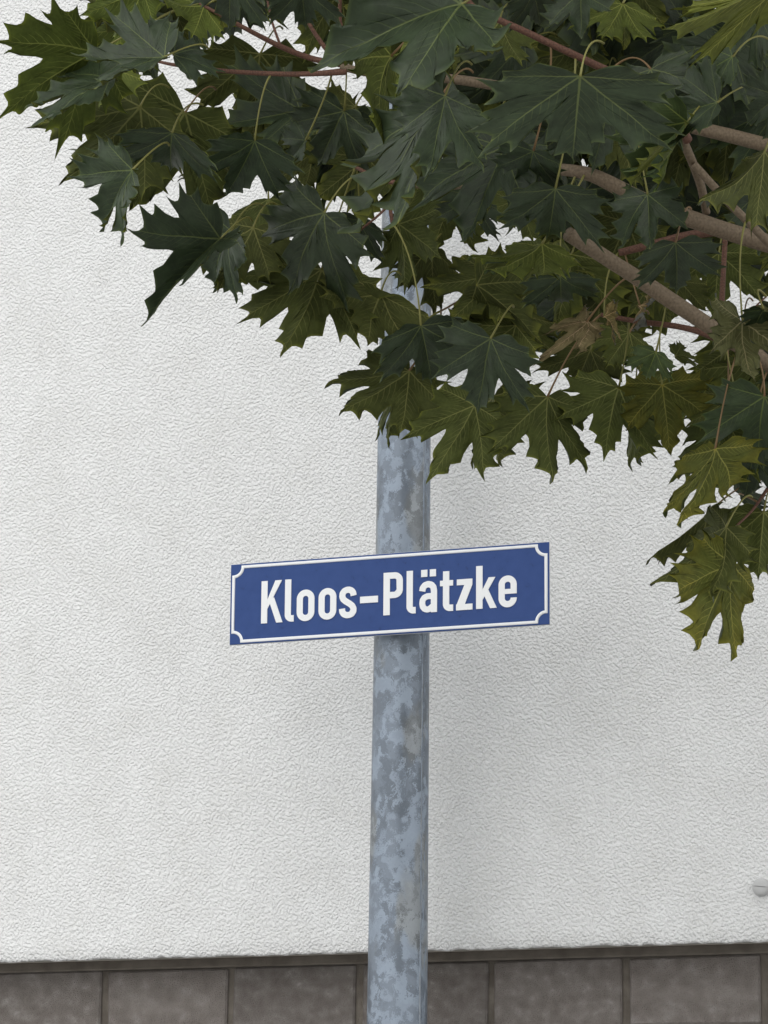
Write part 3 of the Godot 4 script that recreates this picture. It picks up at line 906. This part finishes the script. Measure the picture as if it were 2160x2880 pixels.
	var gaps := [[830, 90, 46], [628, 165, 34], [520, 225, 46], [625, 300, 18], [905, 275, 24], [1100, 285, 44], [600, 437, 14], [840, 530, 40], [612, 515, 24], [1325, 470, 52], [1090, 595, 36], [1060, 680, 45],
		[1220, 575, 20], [1190, 730, 30], [1350, 685, 20], [1450, 655, 16], [1195, 855, 30], [1270, 745, 12], [1060, 800, 24], [1500, 1030, 16], [1925, 960, 36], [1815, 950, 22], [2120, 860, 50], [1640, 1110, 18], [1965, 760, 18], [2000, 540, 14], [1666, 475, 22], [1945, 15, 26], [560, 40, 0], [1640, 1180, 30]]
	var made := 0
	var tries := 0
	while made < 300 - rows.size() and tries < 9000:
		tries += 1
		var c := Vector2(rng.randf_range(300, 2260), rng.randf_range(-60, 1330))
		if not Geometry2D.is_point_in_polygon(c, inside): continue
		var d := rng.randf_range(4.15, 4.95)
		var size := rng.randf_range(0.085, 0.125)
		var px := size / d * FOCAL
		var ang := deg_to_rad(rng.randf_range(-75, 75)) + 0.25
		var dir := Vector2(-sin(ang), cos(ang))
		var b2 := c - dir * px * 0.4
		var t2 := c + dir * px * 0.55
		var ok := Geometry2D.is_point_in_polygon(t2, inside)
		for g in gaps:
			var gp := Vector2(g[0], g[1])
			if g[2] > 0 and gp.distance_to(c) < g[2] * 0.75 + px * 0.45: ok = false
		if not ok: continue
		var base := at(b2.x, b2.y, d)
		var tip := at(t2.x, t2.y, d + rng.randf_range(-0.04, 0.04))
		add_leaf(base, tip, rng.randf() < 0.42, deg_to_rad(rng.randf_range(-50, 50)), rng.randf_range(0.9, 1.1), pool[rng.randi() % 16], rng.randf() < 0.5)
		made += 1
	# ---- the rest of the crown, above and to the right of the picture
	var mm := MultiMesh.new()
	mm.transform_format = MultiMesh.TRANSFORM_3D
	mm.mesh = leaf_mesh(3, [0.02, 0.5, 1.0], 7001, {})
	var spots := []
	var wall_n := Vector3(sin(YAW), 0, cos(YAW))
	var inv := cam.transform.affine_inverse()
	var crown_mid := Vector3(0.5, 4.2, -3.75)
	while spots.size() < 700:
		var e := Vector3(rng.randf_range(-1, 1), rng.randf_range(-1, 1), rng.randf_range(-1, 1))
		if e.length() > 1.0 or e.length() < 0.35: continue
		var base := crown_mid + e * Vector3(1.25, 1.35, 1.3)
		var q := inv * base
		if base.y < 2.3 or (base - SIGN).dot(wall_n) < 0.15: continue
		if q.z < 0.0:
			var px := 1080.0 + q.x / -q.z * FOCAL
			var py := 1440.0 - q.y / -q.z * FOCAL
			var m := 0.16 / -q.z * FOCAL
			if px > -m and px < 2160 + m and py > -m and py < 2880 + m: continue
			if px < 700 and py > -700 + px: continue
			if px > 2100 and py > 1500: continue
		elif base.y < 2.9: continue
		var dir := Vector3(rng.randf_range(-1, 1), rng.randf_range(-1.0, 0.1), rng.randf_range(-1, 1)).normalized()
		var length := rng.randf_range(0.10, 0.16)
		var up := (Vector3.UP + Vector3(rng.randf_range(-1, 1), 0, rng.randf_range(-1, 1)) * 0.6)
		var n := (up - dir * up.dot(dir)).normalized()
		spots.append(Transform3D(Basis(dir.cross(n) * length, dir * length, n * length), base - tree.position))
	mm.instance_count = spots.size()
	for i in spots.size(): mm.set_instance_transform(i, spots[i])
	var crown := MultiMeshInstance3D.new()
	crown.name = "crown"
	crown.multimesh = mm
	crown.set_meta("kind", "stuff")
	tree.add_child(crown)

# ------------------------------------------------------------------
func _ready() -> void:
	rng.seed = 20240611
	noise.seed = 12
	noise.frequency = 0.01
	noise.fractal_octaves = 3
	cam = Camera3D.new()
	cam.name = "camera"
	add_child(cam)
	cam.position = Vector3(0, 1.6, 0)
	cam.basis = Basis(Vector3.RIGHT, 0.2316) * Basis(Vector3.BACK, 0.0104)
	cam.fov = rad_to_deg(2.0 * atan(1440.0 / FOCAL))
	cam.near = 0.05
	cam.far = 400.0
	cam.current = true
	var env := Environment.new()
	var sky := Sky.new()
	var sm := ProceduralSkyMaterial.new()
	sm.sky_top_color = Color(0.705, 0.715, 0.725)
	sm.sky_horizon_color = Color(0.90, 0.90, 0.89)
	sm.ground_horizon_color = Color(0.60, 0.60, 0.59)
	sm.ground_bottom_color = Color(0.45, 0.44, 0.42)
	sm.sky_curve = 0.3
	sky.sky_material = sm
	env.background_mode = Environment.BG_SKY
	env.sky = sky
	env.tonemap_mode = Environment.TONE_MAPPER_LINEAR
	env.tonemap_exposure = 2.3
	env.sdfgi_enabled = true
	env.ssao_enabled = true
	env.ssil_enabled = true
	var we := WorldEnvironment.new()
	we.name = "world_environment"
	we.environment = env
	add_child(we)
	var sun := DirectionalLight3D.new()
	sun.name = "sun"
	sun.light_energy = 0.15
	sun.light_angular_distance = 50.0
	sun.light_color = Color(1.0, 0.985, 0.965)
	sun.shadow_enabled = true
	sun.sky_mode = DirectionalLight3D.SKY_MODE_LIGHT_ONLY
	add_child(sun)
	sun.look_at_from_position(Vector3.ZERO, Vector3(0.27, -0.85, -0.95))
	make_materials()
	# the ground reaches out of sight
	var g := PlaneMesh.new()
	g.size = Vector2(300, 300)
	tag(obj("ground", g, M.paving), "pale grey paved ground", "ground", "", "structure")
	build_wall()
	build_post()
	build_sign()
	build_tree()
